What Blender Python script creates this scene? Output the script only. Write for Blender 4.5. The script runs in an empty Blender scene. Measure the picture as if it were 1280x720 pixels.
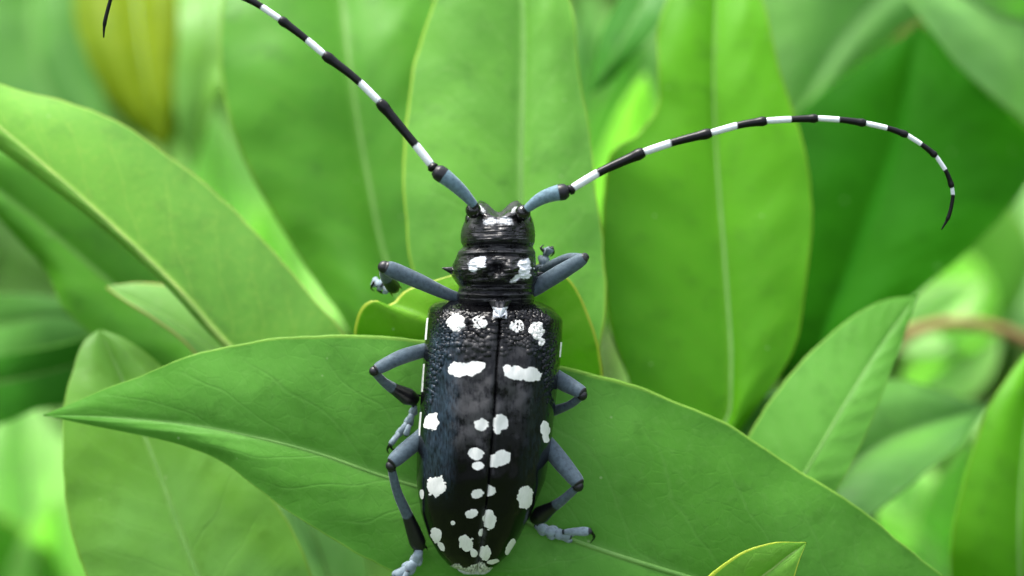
import bpy, math, random
import numpy as np
from mathutils import Matrix, Vector, noise as mn

# ------------------------------------------------------------------ scene, camera, light
# 1 Blender unit = 1 centimetre (a close-up of a 3 cm beetle on a shrub)
sc = bpy.context.scene
C = sc.collection
sc.unit_settings.system = 'METRIC'
sc.unit_settings.scale_length = 0.01
random.seed(7)
RNG = np.random.default_rng(7)

D = 24.0            # camera to the leaf the beetle sits on
K = 140.0           # photograph pixels per centimetre at that distance
PITCH = math.radians(58)
ROT = Matrix.Rotation(PITCH, 4, 'X')
BASE = Matrix.Translation((0, 0, 45)) @ ROT     # tilted working frame: x right, y uphill along the leaf, z out of it

cd = bpy.data.cameras.new('camera')
cam = bpy.data.objects.new('camera', cd); C.objects.link(cam)
cam.matrix_world = BASE @ Matrix.Translation((0, 0, D))
cd.sensor_width = 36.0
cd.lens = 36.0 * D / (1280 / K)
cd.clip_start = 0.5; cd.clip_end = 20000
cd.dof.use_dof = True
cd.dof.focus_distance = D - 0.50
cd.dof.aperture_fstop = 0.15
sc.camera = cam

SUN_EL, SUN_AZ = math.radians(58), math.radians(-35)   # azimuth from +Y, clockwise positive
w = bpy.data.worlds.new('World'); sc.world = w; w.use_nodes = True
nt = w.node_tree; nt.nodes.clear()
wo = nt.nodes.new('ShaderNodeOutputWorld'); bg = nt.nodes.new('ShaderNodeBackground')
sky = nt.nodes.new('ShaderNodeTexSky'); sky.sky_type = 'NISHITA'; sky.sun_disc = False
sky.sun_elevation = SUN_EL; sky.sun_rotation = SUN_AZ
sky.dust_density = 3.0; sky.air_density = 1.0
hs = nt.nodes.new('ShaderNodeHueSaturation'); hs.inputs['Saturation'].default_value = 0.4
nt.links.new(sky.outputs[0], hs.inputs['Color']); nt.links.new(hs.outputs[0], bg.inputs[0])
nt.links.new(bg.outputs[0], wo.inputs[0]); bg.inputs[1].default_value = 0.15
sd = bpy.data.lights.new('sun', 'SUN'); sd.energy = 1.5; sd.angle = math.radians(20); sd.color = (1, 0.96, 0.9)
so = bpy.data.objects.new('sun', sd); C.objects.link(so)
sdir = Vector((math.sin(SUN_AZ) * math.cos(SUN_EL), math.cos(SUN_AZ) * math.cos(SUN_EL), math.sin(SUN_EL)))
so.rotation_euler = (-sdir).to_track_quat('-Z', 'Y').to_euler()
so.location = sdir * 100
vs = sc.view_settings
vs.view_transform = 'Standard'; vs.look = 'None'; vs.gamma = 1; vs.exposure = 1.86

# ------------------------------------------------------------------ helpers
def P(px, py, z=0.0):
    """a place given by where it shows in the photograph and its height z (cm) above the leaf"""
    if z < -3: z = -3 + (z + 3) * 1.7
    k = (D - z) / D / K
    return Vector(((px - 640) * k, (360 - py) * k, z))

def link(name, me, mat=None, parent=None, smooth=True):
    o = bpy.data.objects.new(name, me); C.objects.link(o)
    if mat is not None: me.materials.append(mat)
    if smooth and len(me.polygons):
        me.polygons.foreach_set('use_smooth', np.ones(len(me.polygons), bool))
    if parent is not None: o.parent = parent
    return o

def tag(o, label=None, cat=None, group=None, kind=None):
    for k, v in (('label', label), ('category', cat), ('group', group), ('kind', kind)):
        if v: o[k] = v
    return o

def root(name, at, label, cat, group=None):
    o = bpy.data.objects.new(name, None); C.objects.link(o)
    o.empty_display_size = 0.5
    o.matrix_world = BASE @ Matrix.Translation(at)
    o['_at'] = list(at)
    return tag(o, label, cat, group)

def mesh(name, V, F, org=(0, 0, 0), uv=None, att=None):
    V = np.asarray(V, float) - np.asarray(org, float)
    me = bpy.data.meshes.new(name)
    me.from_pydata(V.tolist(), [], F if isinstance(F, list) else F.tolist())
    if uv is not None:
        ul = me.uv_layers.new(name='UVMap')
        idx = np.empty(len(me.loops), int); me.loops.foreach_get('vertex_index', idx)
        ul.data.foreach_set('uv', np.asarray(uv, np.float32)[idx].ravel())
    for k, a in (att or {}).items():
        t = me.attributes.new(k, 'FLOAT', 'POINT'); t.data.foreach_set('value', np.asarray(a, np.float32))
    me.update()
    return me

def grid_faces(n, m, closed=False):
    i = np.arange(n - 1)[:, None]; j = np.arange(m if closed else m - 1)[None, :]
    j2 = (j + 1) % m
    a = i * m + j; b = i * m + j2; c = (i + 1) * m + j2; d = (i + 1) * m + j
    return np.stack([a, b, c, d], -1).reshape(-1, 4)

def spline(pts, n, by_arc=True):
    """smooth curve through pts (Catmull-Rom), n samples"""
    p = np.asarray(pts, float)
    if len(p) == 2:
        return p[0] + (p[1] - p[0]) * np.linspace(0, 1, n)[:, None]
    q = np.vstack([2 * p[0] - p[1], p, 2 * p[-1] - p[-2]])
    out = []
    for i in range(1, len(q) - 2):
        t = np.linspace(0, 1, 24, endpoint=False)[:, None]
        a, b, c, d = q[i - 1], q[i], q[i + 1], q[i + 2]
        out.append(0.5 * ((2 * b) + (c - a) * t + (2 * a - 5 * b + 4 * c - d) * t ** 2 + (3 * b - a - 3 * c + d) * t ** 3))
    out.append(p[-1:]); o = np.vstack(out)
    if not by_arc:
        u = np.linspace(0, len(o) - 1, n)
        return np.stack([np.interp(u, np.arange(len(o)), o[:, k]) for k in range(o.shape[1])], 1)
    s = np.concatenate([[0], np.cumsum(np.linalg.norm(np.diff(o[:, :3], axis=0), axis=1))])
    u = np.linspace(0, s[-1], n)
    return np.stack([np.interp(u, s, o[:, k]) for k in range(o.shape[1])], 1)

def tube(path, rad, seg=14, flat=1.0, up=(0, 0, 1)):
    """swept tube; rad per path point; flat scales the radius along `up`; ends closed"""
    path = np.asarray(path, float); n = len(path); rad = np.broadcast_to(rad, (n,)).astype(float)
    T = np.gradient(path, axis=0); T /= np.linalg.norm(T, axis=1)[:, None] + 1e-12
    U = np.asarray(up, float); V = []
    for i in range(n):
        u = U - T[i] * np.dot(U, T[i])
        if np.linalg.norm(u) < 0.05: u = np.array([0, 1, 0.]) - T[i] * T[i][1]
        u /= np.linalg.norm(u); s = np.cross(T[i], u)
        a = np.linspace(0, 2 * math.pi, seg, endpoint=False)[:, None]
        V.append(path[i] + rad[i] * (np.cos(a) * s + flat * np.sin(a) * u))
    V = np.vstack(V); F = grid_faces(n, seg, True).tolist()
    F.append(list(range(seg))[::-1]); F.append(list(range((n - 1) * seg, n * seg)))
    return V, F

def nz(v, s, seed=0.0):
    return mn.noise(Vector((v[0] * s + seed, v[1] * s - seed, v[2] * s + 2 * seed)))

def smooth(a, b, x):
    t = np.clip((x - a) / (b - a), 0, 1); return t * t * (3 - 2 * t)

# ------------------------------------------------------------------ materials
class N:
    def __init__(s, name):
        s.m = bpy.data.materials.new(name); s.m.use_nodes = True; s.t = s.m.node_tree; s.t.nodes.clear()
        s.out = s.t.nodes.new('ShaderNodeOutputMaterial')
    def n(s, typ, ins=None, **kw):
        x = s.t.nodes.new('ShaderNode' + typ)
        for k, v in kw.items(): setattr(x, k, v)
        for k, v in (ins or {}).items():
            if isinstance(v, bpy.types.NodeSocket): s.t.links.new(v, x.inputs[k])
            else: x.inputs[k].default_value = v
        return x
    def math(s, op, a, b=0.0, c=None, clamp=False):
        i = {0: a, 1: b}
        if c is not None: i[2] = c
        return s.n('Math', i, operation=op, use_clamp=clamp).outputs[0]
    def ramp(s, f, lo, hi):                    # smoothstep
        return s.n('MapRange', {'Value': f, 'From Min': lo, 'From Max': hi}, interpolation_type='SMOOTHSTEP').outputs[0]
    def mix(s, f, a, b, blend='MIX'):
        x = s.n('Mix', data_type='RGBA', blend_type=blend)
        for k, v in ((0, f), (6, a), (7, b)):
            if isinstance(v, bpy.types.NodeSocket): s.t.links.new(v, x.inputs[k])
            else: x.inputs[k].default_value = v if k == 0 else (*v[:3], 1)
        return x.outputs[2]
    def noise(s, vec, scale, detail=3, rough=0.5, w=None):
        i = {'Scale': scale, 'Detail': detail, 'Roughness': rough}
        if vec is not None: i['Vector'] = vec
        return s.n('TexNoise', i).outputs[0]
    def end(s, sh):
        s.t.links.new(sh, s.out.inputs[0]); return s.m

def leaf_mat(name, col, vein=(0.33, 0.5, 0.12), rim=(0.42, 0.5, 0.1), rough=0.38, trans=0.3, veins=11, vs_=0.14,
             col2=None, spec=0.28, rimw=0.972, coat=0.0, tcol=None, ends=None):
    g = N(name)
    tc = g.n('TexCoord'); ob = tc.outputs['Object']
    uv = g.n('SeparateXYZ', {0: tc.outputs['UV']})
    t = uv.outputs[0]; s0 = g.math('SUBTRACT', uv.outputs[1], 0.5)
    sa = g.math('MULTIPLY', g.math('ABSOLUTE', s0), 2.0)
    wob = g.noise(ob, 0.9, 2)
    side = g.math('GREATER_THAN', s0, 0.0)
    ph = g.math('MULTIPLY', side, 0.37)
    a = g.math('SUBTRACT', g.math('MULTIPLY', t, float(veins)), g.math('MULTIPLY', g.math('POWER', sa, 0.8), 1.9))
    a = g.math('ADD', g.math('ADD', a, ph), g.math('MULTIPLY', wob, 1.6))
    f = g.math('ABSOLUTE', g.math('SUBTRACT', g.math('FRACT', a), 0.5))
    line = g.ramp(f, 0.055, 0.0)
    line = g.math('MULTIPLY', line, g.ramp(sa, 0.95, 0.6))
    # fine netted venation
    net = g.n('TexVoronoi', {'Vector': ob, 'Scale': 7.0}, feature='DISTANCE_TO_EDGE').outputs['Distance']
    netl = g.ramp(net, 0.06, 0.0)
    big = g.noise(ob, 0.55, 3); fine = g.noise(ob, 14.0, 3, 0.6); mid_ = g.noise(ob, 3.2, 4, 0.6)
    c2 = col2 or tuple(x * y for x, y in zip(col, (1.35, 1.25, 1.15)))
    c = g.mix(g.ramp(big, 0.35, 0.65), col, c2)
    dk = tuple(x * 0.78 for x in col)
    c = g.mix(g.math('MULTIPLY', g.ramp(mid_, 0.5, 0.72), 0.55), c, dk)
    c = g.mix(g.math('MULTIPLY', g.ramp(fine, 0.45, 0.8), 0.25), c, vein)
    c = g.mix(g.math('MULTIPLY', netl, 0.05), c, vein)
    c = g.mix(g.math('MULTIPLY', line, vs_), c, vein)
    if ends is not None:
        c = g.mix(g.ramp(g.math('ADD', t, g.math('MULTIPLY', big, 0.2)), 0.85, 1.1), c, ends)
    c = g.mix(g.math('MULTIPLY', g.ramp(sa, 0.07, 0.0), 0.5), c, vein)
    c = g.mix(g.math('MULTIPLY', g.ramp(g.math('ADD', sa, g.math('MULTIPLY', g.math('SUBTRACT', big, .5), 0.05)), rimw, rimw + 0.014), 0.8), c, rim)
    sp_ = g.n('TexVoronoi', {'Vector': ob, 'Scale': 1.6, 'Randomness': 1.0}); sv = g.n('SeparateXYZ', {0: sp_.outputs['Color']})
    spot = g.math('MULTIPLY', g.ramp(g.math('ADD', sp_.outputs['Distance'], g.math('MULTIPLY', g.math('SUBTRACT', fine, .5), .12)), .07, .03), g.math('GREATER_THAN', sv.outputs[0], .82))
    c = g.mix(g.math('MULTIPLY', spot, .6), c, (.10, .09, .02))
    sp2 = g.n('TexVoronoi', {'Vector': ob, 'Scale': 5.5, 'Randomness': 1.0}); sv2 = g.n('SeparateXYZ', {0: sp2.outputs['Color']})
    dust = g.math('MULTIPLY', g.ramp(sp2.outputs['Distance'], .09, .05), g.math('GREATER_THAN', sv2.outputs[1], .8))
    c = g.mix(g.math('MULTIPLY', dust, .35), c, (.45, .55, .3))
    h = g.math('ADD', g.math('MULTIPLY', line, -0.15), g.math('MULTIPLY', fine, 0.25))
    h = g.math('ADD', h, g.math('MULTIPLY', netl, -0.08)); h = g.math('ADD', h, g.math('MULTIPLY', mid_, 0.8))
    bp = g.n('Bump', {'Height': h, 'Strength': 0.35, 'Distance': 0.03})
    rr = g.math('ADD', rough - 0.06, g.math('MULTIPLY', mid_, 0.14))
    pr = g.n('BsdfPrincipled', {'Base Color': c, 'Roughness': rr, 'IOR': 1.45, 'Specular IOR Level': spec, 'Normal': bp.outputs[0],
                                'Coat Weight': coat, 'Coat Roughness': 0.25})
    tcv = g.mix(1.0, c, tcol or (1.15, 1.25, 0.35), 'MULTIPLY')
    tr = g.n('BsdfTranslucent', {'Color': g.mix(1.0, tcv, (1.6, 1.6, 1.6), 'MULTIPLY')})
    ms = g.n('MixShader', {0: trans, 1: pr.outputs[0], 2: tr.outputs[0]})
    return g.end(ms.outputs[0])

def plain_mat(name, c1, c2, scale=3.0, rough=0.6, spec=0.4, bump=0.02):
    g = N(name); ob = g.n('TexCoord').outputs['Object']
    f = g.noise(ob, scale, 4, 0.6)
    c = g.mix(g.ramp(f, 0.3, 0.7), c1, c2)
    bp = g.n('Bump', {'Height': f, 'Strength': 0.5, 'Distance': bump})
    return g.end(g.n('BsdfPrincipled', {'Base Color': c, 'Roughness': rough, 'Specular IOR Level': spec, 'Normal': bp.outputs[0]}).outputs[0])

M = {}
M['A'] = leaf_mat('leaf_mid_green', (0.068, 0.235, 0.019), vein=(0.13, 0.30, 0.06), rim=(0.20, 0.38, 0.05), col2=(0.095, 0.29, 0.034), rough=0.5, spec=.2, trans=0.22, veins=15, vs_=0.2, rimw=0.975)
M['B'] = leaf_mat('leaf_fresh_green', (0.12, 0.30, 0.028), col2=(0.15, 0.35, 0.06), spec=.2, vein=(0.16, 0.32, 0.07), rim=(0.2, 0.36, 0.05), trans=0.3, veins=12)
M['C'] = leaf_mat('leaf_pale_green', (0.125, 0.32, 0.042), vein=(0.32, 0.48, 0.08), rim=(0.3, 0.42, 0.08), rough=0.36, trans=0.28, veins=13, vs_=.2)
M['tip'] = leaf_mat('leaf_tip_pale', (0.16, 0.36, 0.07), vein=(0.24, 0.40, 0.1), rim=(0.5, 0.42, 0.14), rough=0.4, trans=0.28, rimw=.94)
M['D'] = leaf_mat('leaf_light_green', (0.105, 0.30, 0.036), vein=(0.22, 0.42, 0.10), rim=(0.30, 0.46, 0.05), rough=0.42, trans=0.3, veins=13)
M['E'] = leaf_mat('leaf_grass_green', (0.062, 0.235, 0.012), vein=(0.12, 0.28, 0.03), rim=(0.16, 0.32, 0.03), rough=0.45, trans=0.3, spec=0.3)
M['F'] = leaf_mat('leaf_vivid_green', (0.075, 0.28, 0.004), vein=(0.10, 0.26, 0.012), rim=(0.2, 0.36, 0.02), rough=0.5, trans=0.35, spec=0.22)
M['G'] = leaf_mat('leaf_bright_young', (0.10, 0.29, 0.006), vein=(0.2, 0.38, 0.03), rim=(0.42, 0.46, 0.06), rough=0.45, trans=0.35, spec=0.3, rimw=0.972)
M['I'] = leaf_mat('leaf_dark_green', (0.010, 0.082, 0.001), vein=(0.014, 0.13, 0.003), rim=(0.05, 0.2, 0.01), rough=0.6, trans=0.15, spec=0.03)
M['I2'] = leaf_mat('leaf_greyish', (0.075, 0.235, 0.035), vein=(0.14, 0.3, 0.07), rim=(0.1, 0.25, 0.05), rough=0.42, trans=0.2)
M['S'] = leaf_mat('leaf_deep_green', (0.03, 0.165, 0.010), vein=(0.05, 0.2, 0.02), rim=(0.1, 0.26, 0.03), rough=0.45, trans=0.2, spec=0.2)  # a darker leaf green
M['J'] = leaf_mat('leaf_soft_pale', (0.19, 0.42, 0.11), vein=(0.2, 0.4, 0.12), rim=(0.25, 0.42, 0.1), rough=0.42, trans=0.3)
M['L'] = leaf_mat('leaf_olive_yellow', (0.125, 0.215, 0.004), vein=(0.24, 0.32, 0.01), rim=(0.3, 0.4, 0.02), rough=0.5, trans=0.35, spec=0.12, col2=(0.19, 0.27, 0.006))
M['Q'] = leaf_mat('leaf_yellow_edged', (0.11, 0.29, 0.03), vein=(0.22, 0.40, 0.06), rim=(0.5, 0.55, 0.06), rough=0.42, trans=0.3, rimw=0.93)
M['Y'] = leaf_mat('leaf_lime', (0.38, 0.64, 0.22), vein=(0.5, 0.68, 0.4), rim=(0.42, 0.6, 0.2), rough=0.5, trans=0.4, tcol=(1.0, 1.05, .85), spec=0.3)
M['W'] = leaf_mat('leaf_reddish', (0.30, 0.10, 0.05), vein=(0.35, 0.2, 0.1), rim=(0.4, 0.2, 0.1), rough=0.5, trans=0.3)
M['rib'] = plain_mat('midrib_yellow_green', (0.20, 0.36, 0.06), (0.30, 0.44, 0.09), 4, 0.45)
M['rib_dim'] = plain_mat('midrib_soft_green', (0.09, 0.24, 0.03), (0.13, 0.29, 0.05), 4, 0.5)
M['rib_dark'] = plain_mat('midrib_dark_green', (0.012, 0.11, 0.004), (0.015, 0.115, 0.003), 4, 0.7, 0.05)
M['stem'] = plain_mat('green_stem', (0.10, 0.20, 0.04), (0.16, 0.22, 0.07), 3, 0.55)
M['twig'] = plain_mat('red_brown_twig', (0.32, 0.14, 0.06), (0.42, 0.24, 0.10), 2, 0.6)
M['ground'] = plain_mat('grassy_ground', (0.025, 0.045, 0.012), (0.05, 0.09, 0.02), 0.06, 0.9, 0.1, 1.0)

# ------------------------------------------------------------------ ground
def ground():
    n = 60; V = []; r = np.concatenate([[0], np.geomspace(8, 9000, n - 1)]); m = 48
    for i in range(n):
        for j in range(m):
            a = 2 * math.pi * j / m; x, y = r[i] * math.cos(a), r[i] * math.sin(a)
            V.append((x, y, 1.8 * mn.noise(Vector((x * .03, y * .03, 0))) + 0.5 * mn.noise(Vector((x * .2, y * .2, 3)))))
    o = link('ground', mesh('ground', V, grid_faces(n, m, True)), M['ground']); tag(o, kind='structure')
ground()

# ------------------------------------------------------------------ leaves
def make_leaf(parent, mid, left, right, mat, rib='rib', camber=0.10, wave=0.05, thick=0.02, ribr=0.035, n=90, m=15, seed=0,
              label=None, groove=0.03, name='leaf', relief=0.003):
    """mid, left, right: (px, py, z) from the leaf's foot to its tip"""
    org = np.array(parent['_at'])
    f3 = lambda L: [tuple(P(*p)) for p in L]
    Mi = spline(f3(mid), n); L = spline(f3(left), n); R = spline(f3(right), n)
    for E, q in ((L, 1.3), (R, 8.7)):
        for i in range(2, n - 2):
            e = Vector(E[i]); dirv = E[i] - Mi[i]; ln = np.linalg.norm(dirv) + 1e-6
            wv = .018 * mn.noise(e * 2.2 + Vector((q, seed, 0))) + .008 * mn.noise(e * 7 + Vector((q, seed, 0)))
            nick = mn.noise(e * 3.1 + Vector((q * 2, seed * 3, 5)))
            if nick > .52: wv -= .10 * (nick - .52)
            E[i] += dirv / ln * wv * min(1, ln * 2)
    s = np.linspace(0, 1, m + 1)
    s = 1 - (1 - s) ** 1.25
    G = np.zeros((n, 2 * m + 1, 3)); S = np.zeros((n, 2 * m + 1))
    for k, (E, sg) in enumerate(((L, -1), (R, 1))):
        for j in range(m + 1):
            c = m + sg * j
            G[:, c] = Mi + (E - Mi) * s[j]; S[:, c] = sg * s[j]
    du = np.gradient(G, axis=0); dv = np.gradient(G, axis=1)
    Nn = np.cross(dv, du); Nn /= np.linalg.norm(Nn, axis=2)[..., None] + 1e-9
    if Nn[n // 2, m, 2] < 0: Nn = -Nn
    nm = Nn[:, m:m + 1].copy()
    for _ in range(6): nm[1:-1] = (nm[:-2] + nm[1:-1] * 2 + nm[2:]) / 4
    Nn = 0.5 * Nn + 0.5 * nm; Nn /= np.linalg.norm(Nn, axis=2)[..., None] + 1e-9
    width = np.linalg.norm(L - R, axis=1)
    wf = np.clip(width / (width.max() * 0.5), 0, 1)[:, None]
    a = np.abs(S); t = np.linspace(0, 1, n)[:, None]
    slim = min(1, width.max() / 2.0); camber *= slim; wave *= slim; groove *= slim
    disp = camber * np.sin(a * math.pi) ** 1.3 * wf - groove * np.exp(-(a / 0.07) ** 2) * wf
    rnd = np.zeros_like(a)
    for i in range(n):
        for j in range(2 * m + 1):
            g = G[i, j]
            rnd[i, j] = mn.noise(Vector((g[0] * .8 + seed * 7.1, g[1] * .8, seed * 3.3))) * (0.35 + 0.65 * a[i, j]) + \
                0.35 * mn.noise(Vector((g[0] * 2.3 + seed, g[1] * 2.3, 9.1))) * a[i, j]
    disp = disp + wave * rnd * wf
    ph = np.sin((t * 15 - a ** 0.8 * 1.9 + 0.15 * np.sin(S * 5 + seed)) * 2 * math.pi)
    disp = disp + relief * ph * wf * (a * (1 - a) * 4) ** 0.5
    G = G + Nn * disp[..., None]
    uv = np.stack([np.broadcast_to(t, a.shape), 0.5 + 0.5 * S], -1).reshape(-1, 2)
    F = grid_faces(n, 2 * m + 1)
    e1 = G[n // 2, m + 1] - G[n // 2, m]; e2 = G[n // 2 + 1, m] - G[n // 2, m]
    if np.cross(e1, e2)[2] < 0: F = F[:, ::-1]
    me = mesh(name, G.reshape(-1, 3), F, org, uv)
    o = link(name, me, mat, parent)
    if thick:
        md = o.modifiers.new('thickness', 'SOLIDIFY'); md.thickness = thick; md.offset = -1
    if label: o['label'] = label
    mp = G[:, m] + nm[:, 0] * (0.004 - ribr * 0.35)
    k0 = max(1, int(n * 0.0)); k1 = int(n * 0.97)
    tt = np.linspace(0, 1, n)[k0:k1]
    V, Fr = tube(mp[k0:k1], ribr * (1.0 - 0.8 * tt) + 0.004, 8, 0.8)
    link('midrib', mesh('midrib', V, Fr, org), M[rib], o)
    return o

def sym_leaf(parent, base, tip, half, mat, z0, z1, bend=0.0, fold=0.15, peak=0.45, **kw):
    """a simple lance-shaped leaf between two places; half = half width in px, bend = sideways bow in px"""
    b = np.array(base, float); t = np.array(tip, float); d = (t - b); Ln = np.linalg.norm(d); u = d / Ln; nrm = np.array([-u[1], u[0]])
    mid, L, R = [], [], []
    for q in (0, .08, .2, .35, .5, .65, .8, .92, 1):
        c = b + d * q + nrm * bend * math.sin(q * math.pi); z = z0 + (z1 - z0) * q + kw.get('arch', 0) * math.sin(q * math.pi)
        wdt = half * (math.sin(math.pi * q ** (math.log(.5) / math.log(peak)))) ** 0.85 if 0 < q < 1 else 0
        mid.append((*c, z)); L.append((*(c - nrm * wdt), z + fold * wdt / half)); R.append((*(c + nrm * wdt), z + fold * wdt / half))
    kw.pop('arch', None)
    return make_leaf(parent, mid, L, R, mat, **kw)

def stem(parent, pts, r0, r1, mat='stem', name='stem'):
    org = parent['_at']
    c = spline([tuple(P(*p)) if len(p) == 3 else tuple(p[1:]) for p in pts], 40)
    V, F = tube(c, np.linspace(r0, r1, 40), 12)
    return link(name, mesh(name, V, F, org), M[mat], parent)

inv = ROT.inverted()
def down(p, cm, lean=(0, 0)):
    """the place cm below (in the world) a frame place, for stems; passed as a raw 4-tuple"""
    v = Vector(p) + (inv.to_3x3() @ Vector((lean[0], lean[1], -cm)))
    return ('raw', v.x, v.y, v.z)
def stem_to_ground(parent, at, r0=0.16, r1=0.3, lean=(0, 0), mat='stem', sag=12):
    p = P(*at); wz = (BASE @ p).z
    return stem(parent, [at, down(p, sag, (lean[0] * .2, lean[1] * .2)), down(p, wz * .6, (lean[0] * .6, lean[1] * .6)), down(p, wz + 1, lean)], r0, r1, mat)

GS = 'leafy shoots of the shrub around the beetle'

# ---- the shoot that carries the large leaf under the beetle
s = root('leafy_shoot', P(1380, 900, -1.2), 'shoot with the big horizontal leaf the beetle sits on and a small yellow-edged leaf below', 'plant', GS)
make_leaf(s,
    [(1380, 900, -1.2), (1180, 815, -.55), (1000, 762, -.2), (860, 722, -.02), (740, 684, 0), (610, 636, 0), (480, 596, -.02), (400, 568, -.05), (320, 547, -.1), (230, 530, -.2), (130, 521, -.32), (54, 519, -.45)],
    [(1380, 900, -1.2), (1290, 800, -.9), (1178, 720, -.6), (1080, 640, -.42), (1000, 588, -.33), (910, 532, -.25), (800, 484, -.16), (700, 458, -.1), (560, 428, -.08), (440, 419, -.1), (330, 424, -.16), (235, 446, -.25), (140, 483, -.36), (54, 519, -.45)],
    [(1380, 900, -1.2), (1200, 880, -.8), (1000, 860, -.2), (800, 815, 0), (640, 770, -.02), (560, 742, -.02), (480, 710, -.01), (400, 665, 0), (340, 625, -.05), (285, 583, -.11), (240, 561, -.17), (180, 545, -.26), (110, 531, -.355), (54, 519, -.45)],
    M['A'], 'rib_dim', camber=.05, wave=.07, ribr=.04, n=170, m=30, seed=1, groove=.014, label='big mid-green leaf lying across the picture under the beetle')
make_leaf(s,
    [(1010, 980, -.1), (950, 850, .4), (945, 740, .62), (970, 708, .66), (1008, 678, .6)],
    [(1010, 980, -.1), (900, 860, .4), (872, 745, .62), (915, 697, .7), (965, 679, .68), (1008, 678, .6)],
    [(1010, 980, -.1), (985, 860, .4), (988, 750, .62), (996, 712, .66), (1008, 678, .6)],
    M['Q'], 'rib', camber=.04, wave=.03, ribr=.02, n=50, seed=2, label='small yellow-edged leaf tip at the bottom edge, in front of the big leaf')
stem(s, [(1010, 980, -.1), (1200, 960, -.8), (1380, 900, -1.2)], .05, .12, name='leaf_stalk')
stem_to_ground(s, (1380, 900, -1.2), lean=(10, 4))

# ---- rosette shoot right behind the beetle
s = root('leafy_shoot', P(610, 650, -1.3), 'upright rosette shoot behind the beetle, with the pale leaf behind its head and six more', 'plant', GS)
make_leaf(s,
    [(610, 650, -1.1), (612, 560, -.6), (615, 470, -.35), (625, 390, -.3), (640, 325, -.35)],
    [(610, 650, -1.1), (520, 600, -.7), (462, 510, -.45), (443, 435, -.35), (444, 402, -.3), (455, 382, -.26), (470, 375, -.25), (490, 380, -.3), (508, 362, -.33), (545, 350, -.36), (640, 325, -.35)],
    [(610, 650, -1.1), (700, 620, -.8), (752, 530, -.7), (755, 468, -.6), (746, 420, -.5), (731, 380, -.45), (712, 350, -.4), (685, 333, -.38), (640, 325, -.35)],
    M['G'], 'rib_dim', camber=.06, wave=.08, n=70, seed=3, label='bright young leaf with a nibbled yellow edge behind the beetle\'s shoulders')
make_leaf(s,
    [(610, 650, -1.3), (640, 520, -1.3), (651, 350, -1.4), (652, 200, -1.6), (655, 50, -1.9), (650, -60, -2.2), (640, -150, -2.6)],
    [(610, 650, -1.3), (568, 500, -1.3), (520, 360, -1.35), (505, 260, -1.45), (505, 180, -1.6), (516, 90, -1.8), (538, 10, -2.0), (570, -60, -2.2), (640, -150, -2.6)],
    [(610, 650, -1.3), (720, 520, -1.25), (757, 400, -1.2), (755, 320, -1.3), (748, 250, -1.4), (736, 160, -1.6), (722, 70, -1.8), (706, -20, -2.0), (640, -150, -2.6)],
    M['D'], 'rib_dim', camber=.09, wave=.08, ribr=.05, n=110, m=20, seed=4, label='pale green upright leaf directly behind the beetle\'s head')
make_leaf(s,
    [(610, 650, -1.6), (560, 520, -2.2), (490, 350, -2.7), (462, 230, -2.9), (440, 100, -3.1), (425, -20, -3.4), (400, -180, -3.8)],
    [(610, 650, -1.6), (500, 520, -2.3), (425, 395, -2.6), (360, 300, -2.8), (305, 200, -2.9), (280, 120, -3.0), (275, 20, -3.2), (310, -80, -3.5), (400, -180, -3.8)],
    [(610, 650, -1.6), (620, 520, -2.3), (590, 380, -2.8), (570, 200, -3), (550, 50, -3.2), (520, -60, -3.5), (400, -180, -3.8)],
    M['E'], 'rib_dim', camber=.1, wave=.1, ribr=.05, n=90, seed=5, label='deep grass-green leaf left of the pale leaf, under the left antenna')
make_leaf(s,
    [(640, 660, -1.6), (800, 620, -1.7), (900, 540, -1.85), (915, 470, -1.95), (907, 330, -2.22), (895, 180, -2.55), (893, 60, -2.85), (900, -120, -3.4)],
    [(640, 660, -1.6), (760, 600, -1.75), (790, 500, -1.9), (765, 420, -2.0), (752, 330, -2.15), (754, 250, -2.3), (764, 192, -2.4), (800, 165, -2.5), (824, 128, -2.6), (822, 80, -2.7), (830, 10, -2.95), (900, -120, -3.4)],
    [(640, 660, -1.6), (830, 660, -1.75), (930, 530, -1.85), (992, 440, -1.95), (1010, 350, -2.1), (1016, 260, -2.28), (1004, 180, -2.45), (975, 90, -2.7), (955, 10, -2.95), (900, -120, -3.4)],
    M['F'], 'rib_dim', camber=.05, wave=.1, ribr=.04, n=100, seed=6, label='broad vivid green leaf under the right antenna')
make_leaf(s,
    [(590, 680, -1.5), (420, 575, -1.4), (345, 492, -1.3), (280, 426, -1.2), (220, 358, -1.15), (130, 272, -1.1), (20, 176, -1.1), (-60, 110, -1.2), (-150, 60, -1.4)],
    [(590, 680, -1.5), (440, 610, -1.5), (345, 492, -1.4), (268, 425, -1.3), (205, 356, -1.25), (110, 272, -1.2), (10, 196, -1.2), (-70, 140, -1.25), (-150, 60, -1.4)],
    [(590, 680, -1.5), (520, 560, -1.6), (436, 425, -1.65), (385, 365, -1.65), (320, 290, -1.65), (240, 215, -1.65), (150, 155, -1.6), (90, 130, -1.55), (20, 111, -1.5), (-60, 85, -1.45), (-150, 60, -1.4)],
    M['C'], 'rib', camber=.07, wave=.06, ribr=.042, n=120, m=20, seed=7, label='broad pale green leaf with a yellow midrib rising to the left edge')
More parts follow.
